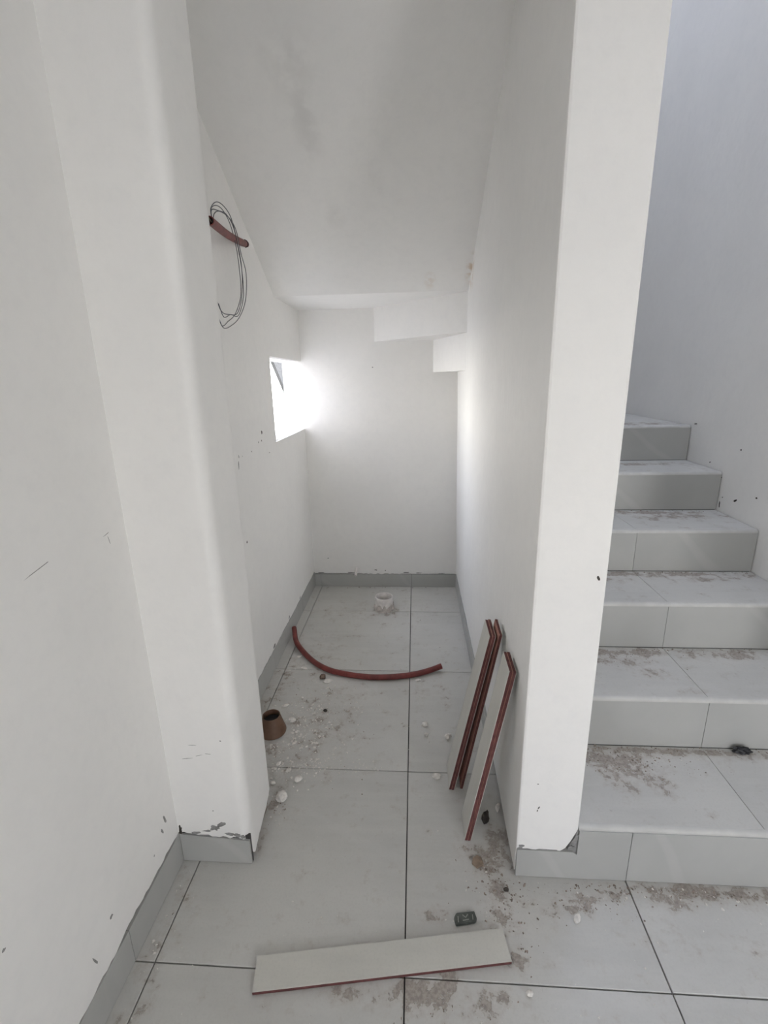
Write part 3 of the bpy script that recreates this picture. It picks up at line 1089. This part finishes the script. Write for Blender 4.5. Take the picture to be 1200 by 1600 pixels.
# ------------------------------------------------------------------ uncountable crumbs and grit
def scatter(name, mat, clusters, label, cat, seed, stairs=False):
    rng = random.Random(seed)
    V, Fc = [], []
    tet = [(0, 0, 1.1), (1, 0, .0), (-.5, .87, .0), (-.5, -.87, .0), (.5, .6, .8), (-.7, .1, .7), (.3, -.7, .7)]
    faces = [(1, 2, 4), (2, 3, 5), (3, 1, 6), (0, 4, 5), (0, 5, 6), (0, 6, 4), (4, 2, 5), (5, 3, 6), (6, 1, 4), (1, 3, 2)]
    for (x, y, z, sx, sy, n, r0_, r1_) in [q for q in clusters if (q[2] > 0) == stairs]:
        for _ in range(n):
            px, py = rng.gauss(x, sx), rng.gauss(y, sy)
            if z < .01:
                if px < -.63 or px > .985 or (px > .27 and py > .235) or (px < -.435 and .235 < py < .445) or py > BACK_Y - .015:
                    continue
                if .13 < px < .30 and .33 < py < .64:
                    continue
                if -.36 < px < .27 and -.06 < py - px * .15 < .10 and py < .125:
                    continue
                if (px + .161) ** 2 + (py - 1.835) ** 2 < .0049 or (px + .54) ** 2 + (py - .782) ** 2 < .005:
                    continue
            r = r0_ + (r1_ - r0_) * rng.random() ** 2.2
            a = rng.random() * math.tau
            k = rng.uniform(.5, 1)
            b = len(V)
            for t in tet:
                u, v_ = t[0] * r * rng.uniform(.7, 1.2), t[1] * r * k * rng.uniform(.7, 1.2)
                V.append((px + u * math.cos(a) - v_ * math.sin(a), py + u * math.sin(a) + v_ * math.cos(a), z + t[2] * r * .7))
            Fc += [tuple(b + i for i in f) for f in faces]
    me = bpy.data.meshes.new(name)
    me.from_pydata(V, [], Fc)
    me.materials.append(mat)
    o = bpy.data.objects.new(name, me)
    C.objects.link(o)
    tag(o, label, cat, kind='stuff')
    return o


CRUMBS = [
    (-.42, .74, 0, .09, .11, 420, .0015, .0085), (-.34, .62, 0, .10, .03, 150, .001, .006), (-.33, .95, 0, .13, .15, 190, .0012, .006),
    (-.45, 1.12, 0, .09, .10, 60, .001, .006), (-.47, .48, 0, .04, .07, 90, .001, .005), (-.40, 1.35, 0, .10, .2, 40, .001, .004),
    (-.20, .60, 0, .12, .012, 60, .001, .003), (.08, .75, 0, .10, .2, 40, .001, .004), (.2, .25, 0, .08, .12, 70, .001, .004),
    (-.62, .1, 0, .02, .15, 40, .001, .006), (-.58, .05, 0, .03, .12, 16, .001, .005), (.72, .21, 0, .18, .02, 70, .001, .005),
    (.1, .0, 0, .35, .10, 110, .0008, .0035), (.6, .1, 0, .2, .1, 40, .0008, .003), (-.3, .2, 0, .2, .2, 40, .0008, .003),
    (.8, .5, .18, .2, .03, 24, .001, .004), (.65, .42, .18, .1, .08, 12, .001, .004), (.8, .81, .36, .2, .02, 16, .001, .003),
    ]
scatter('plaster_crumbs', M['lump'], CRUMBS, 'white plaster crumbs scattered over the floor tiles, thickest by the brown pipe', 'crumbs', 41)
scatter('plaster_crumbs', M['lump'], CRUMBS, 'few white plaster crumbs on the two lowest stair treads', 'crumbs', 43, True)
GRIT = [
    (.27, .32, 0, .05, .08, 200, .0008, .005), (.25, .15, 0, .04, .07, 160, .0008, .005), (.78, .225, 0, .16, .012, 260, .0008, .0045), (.5, .2, 0, .08, .03, 90, .0008, .004),
    (.02, -.03, 0, .10, .02, 120, .0008, .0035), (-.45, .42, 0, .03, .05, 80, .0008, .005), (-.35, .85, 0, .14, .14, 120, .0008, .004),
    (-.62, .9, 0, .02, .4, 60, .0008, .004), (-.1, 1.8, 0, .2, .1, 40, .0008, .004), (-.2, 2.135, 0, .3, .006, 40, .001, .006),
    (.68, .49, .18, .11, .03, 260, .0008, .004), (.9, .537, .18, .25, .007, 120, .0008, .004), (.85, .83, .36, .25, .008, 120, .0008, .004),
    (.78, .77, .36, .08, .03, 80, .0008, .003), (1.05, 1.13, .54, .22, .007, 110, .0008, .004), (1.15, 1.44, .72, .15, .008, 60, .0008, .004), (1.2, 1.7, .9, .1, .04, 30, .0008, .003)]
scatter('mortar_grit', M['grit'], GRIT, 'brown mortar grit strewn on the floor along the first step and pillar foot', 'grit', 42)
scatter('mortar_grit', M['grit'], GRIT, 'brown mortar grit lying on the stair treads against the risers', 'grit', 44, True)
